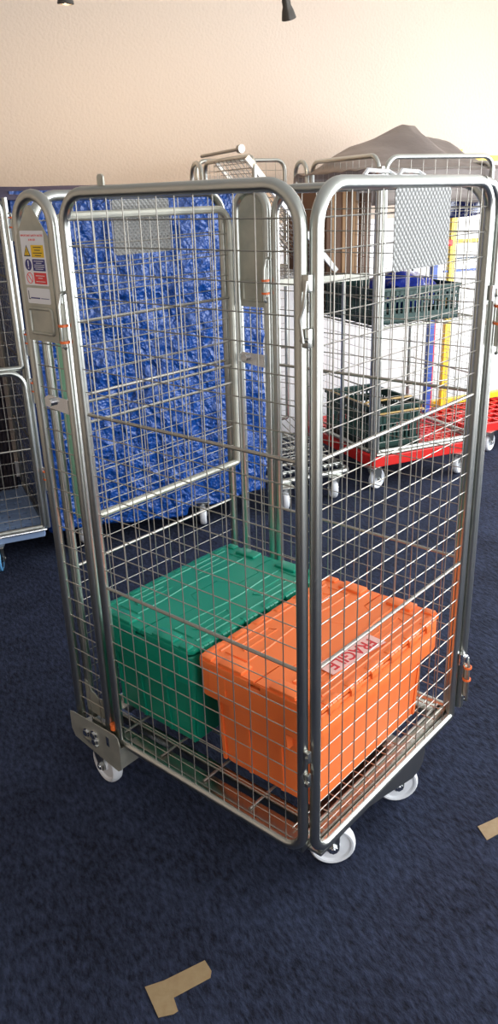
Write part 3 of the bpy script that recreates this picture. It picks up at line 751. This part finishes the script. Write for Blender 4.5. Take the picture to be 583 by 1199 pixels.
ybar([(.10, yf, 1.165), (.80, yf, 1.165)], 'frame_bar', 'bluepaint', .011, 'blue cross bar')
ybar([(.10, yf, 1.245), (.40, yf, 1.245)], 'frame_bar', 'dark', .007, 'thin dark cross bar')
ybar([(.0, yf-.02, .20), (.0, yf-.02, 1.25)], 'blue_post', 'bluepaint', .027, 'blue post')
ybar([(.032, yf-.02, .20), (.032, yf-.02, .97)], 'red_edge', 'red', .010, 'red edging strip')
ybar([(.10, yf-.02, .20), (.10, yf-.02, .205)], 'foot', 'dark', .02)
bm = nbm(); box(bm, .10, .14, yf-.03, yf+.01, 1.33, 1.37, bev=.004); tag(obj('end_cap', bm, 'red', dl), 'red end cap')
for x, y, a in ((.215, .04, -65), (.10, .06, -75), (.75, .04, -60), (.7, .6, 0)): caster(dl, O0, x, y, math.radians(a), top=.152)

# ================================================================== FLOOR TAPE
def tape(poly, label):
    cx = sum(p[0] for p in poly)/len(poly); cy = sum(p[1] for p in poly)/len(poly)
    bm = nbm(); prism(bm, [(x-cx, y-cy) for x, y in poly], 0, .0012); o = obj('floor_tape', bm, 'tape', smooth=False); o.location = (cx, cy, .0005)
    tag(o, label, 'tape')
tape([(.684, -.398), (.706, -.360), (.709, -.353), (.744, -.262), (.775, -.272), (.785, -.286), (.754, -.374), (.784, -.390), (.781, -.402), (.761, -.428)], 'brown parcel tape stuck in an L shape on the carpet at the bottom')
tape([(1.054, .531), (1.085, .605), (1.13, .71), (1.165, .69), (1.096, .500)], 'strip of brown parcel tape on the carpet at the right edge')

# ================================================================== ROOM
UA, UB, DA, DB, HC = -3.0, 4.9, -4.2, 3.08, 3.05
def room(name, m, x0, x1, y0, y1, z0, z1):
    bm = nbm(); box(bm, x0, x1, y0, y1, z0, z1); o = obj(name, bm, m, smooth=False); o.rotation_euler = (0, 0, T); tag(o, kind='structure'); return o
room('floor', 'carpet', UA, UB, DA, DB, -.05, 0)
room('ceiling', 'ceil', UA, UB, DA, DB, HC, HC+.1)
room('wall_back', 'wallp', UA, UB, DB, DB+.1, -.05, HC+.1)
room('wall_left', 'wallp', UA-.1, UA, DA, DB, -.05, HC+.1)
room('trim_1', 'wallw', 1.62, UB, DB-.012, DB-.0005, .0, 1.50)
room('baseboard_back', 'wallw', UA, 1.61, DB-.014, DB-.0005, 0, .10)
# right wall and front wall with shop-window openings
def holed(name, axis, pos, a0, a1, w0, w1, zs, ze):
    bm = nbm()
    def b_(p, q, z0, z1):
        if axis == 'u': box(bm, pos, pos+.1, p, q, z0, z1)
        else: box(bm, p, q, pos-.1, pos, z0, z1)
    b_(a0, a1, -.05, zs); b_(a0, a1, ze, HC+.1); b_(a0, w0, zs, ze); b_(w1, a1, zs, ze)
    o = obj(name, bm, 'wallp', smooth=False); o.rotation_euler = (0, 0, T); tag(o, kind='structure')
holed('wall_right', 'u', UB, DA, DB, -3.0, 2.4, .35, 2.75)
holed('wall_front', 'd', DA, UA, UB, -.2, 4.6, .35, 2.75)
def winframe(name, axis, pos, w0, w1, zs, ze, n):
    bm = nbm()
    def b_(p, q, z0, z1):
        if axis == 'u': box(bm, pos+.02, pos+.07, p, q, z0, z1)
        else: box(bm, p, q, pos-.07, pos-.02, z0, z1)
    b_(w0, w1, zs, zs+.05); b_(w0, w1, ze-.05, ze)
    for i in range(n+1): x = w0+(w1-w0-.05)*i/n; b_(x, x+.05, zs, ze)
    o = obj(name, bm, 'glassframe', smooth=False); o.rotation_euler = (0, 0, T); tag(o, kind='structure')
winframe('window_1', 'u', UB, -3.0, 2.4, .35, 2.75, 3); winframe('window_2', 'd', DA, -.2, 4.6, .35, 2.75, 4)

# ================================================================== CEILING SPOTS
def spot(u, d, zt, power, label, tgt, tilt=(0, 0)):
    t = bgthing('ceiling_spotlight', label, 'lamp', u, d, zt, 'ceiling spotlights')
    ax = V((tilt[0], tilt[1], -1)).normalized()
    bm = nbm(); cyl(bm, (0, 0, .0), (0, 0, HC-zt), .009, 10); cyl(bm, (0, 0, HC-zt-.02), (0, 0, HC-zt), .04, 18); obj('stem', bm, 'lampmetal', t)
    bm = nbm(); lathe(bm, [(-.035, .0), (-.035, .014), (-.02, .019), (0.0, .019), (.018, .026), (.05, .033), (.052, .030), (.045, .026), (.02, .018), (.01, 0)], (0, 0, 0), ax, 22); obj('lamp_head', bm, 'lampmetal', t)
    bm = nbm(); lathe(bm, [(.040, 0), (.041, .018), (.044, .0245), (.046, .018), (.050, 0)], (0, 0, 0), ax, 18); obj('bulb', bm, 'bulb', t)
    L = bpy.data.lights.new('spot', 'SPOT'); L.energy = power; L.color = (1, .74, .47); L.spot_size = math.radians(115); L.spot_blend = 1; L.shadow_soft_size = .03
    o = bpy.data.objects.new('spot_beam', L); C.objects.link(o); w = bg(u, d, zt)+Matrix.Rotation(T, 3, 'Z') @ (ax*.06); o.location = w
    o.rotation_euler = (bg(*tgt)-w).to_track_quat('-Z', 'Y').to_euler()
spot(1.49, 1.50, 2.44, 30, 'small dark ceiling spotlight hanging at the top centre of the wall', (1.6, 3.08, 1.6), (.35, .25))
spot(.52, 1.50, 2.445, 34, 'small ceiling spotlight whose tip shows at the top left', (.8, 3.08, 1.6), (0, .1))

# ================================================================== DAYLIGHT
def area(u, d, z, tu, td, tz, sx, sy, e, col):
    L = bpy.data.lights.new('daylight', 'AREA'); L.shape = 'RECTANGLE'; L.size = sx; L.size_y = sy; L.energy = e; L.color = col
    o = bpy.data.objects.new('daylight', L); C.objects.link(o); o.location = bg(u, d, z)
    o.rotation_euler = (bg(tu, td, tz)-bg(u, d, z)).to_track_quat('-Z', 'Y').to_euler()
area(2.2, DA-.12, 1.55, 2.2, 0, 1.55, 4.8, 2.4, 150, (.93, .97, 1.0))
area(UB+.12, -.3, 1.55, 0, -.3, 1.55, 5.4, 2.4, 330, (.92, .96, 1.0))
w = bpy.data.worlds.new('sky'); bpy.context.scene.world = w; w.use_nodes = True
w.node_tree.nodes['Background'].inputs[0].default_value = (.85, .92, 1, 1); w.node_tree.nodes['Background'].inputs[1].default_value = .6

# ================================================================== CAMERA
cam = bpy.data.cameras.new('camera'); co = bpy.data.objects.new('camera', cam); C.objects.link(co)
yaw, pitch, roll, f = 2.2900735, -.3816524, -.03131826, 916.312
F = V((math.cos(yaw)*math.cos(pitch), math.sin(yaw)*math.cos(pitch), math.sin(pitch)))
R0 = V((math.sin(yaw), -math.cos(yaw), 0)); U0_ = R0.cross(F)
R_ = R0*math.cos(roll)+U0_*math.sin(roll); Up = -R0*math.sin(roll)+U0_*math.cos(roll)
co.matrix_world = Matrix(((R_.x, Up.x, -F.x, 1.718938), (R_.y, Up.y, -F.y, -1.16643), (R_.z, Up.z, -F.z, 1.669066), (0, 0, 0, 1)))
cam.sensor_fit = 'VERTICAL'; cam.sensor_height = 36; cam.lens = f/1199*36; cam.clip_start = .05
S = bpy.context.scene; S.camera = co
S.view_settings.view_transform = 'Standard'; S.view_settings.look = 'None'; S.view_settings.gamma = 1; S.view_settings.use_curve_mapping = False
S.view_settings.exposure = 0
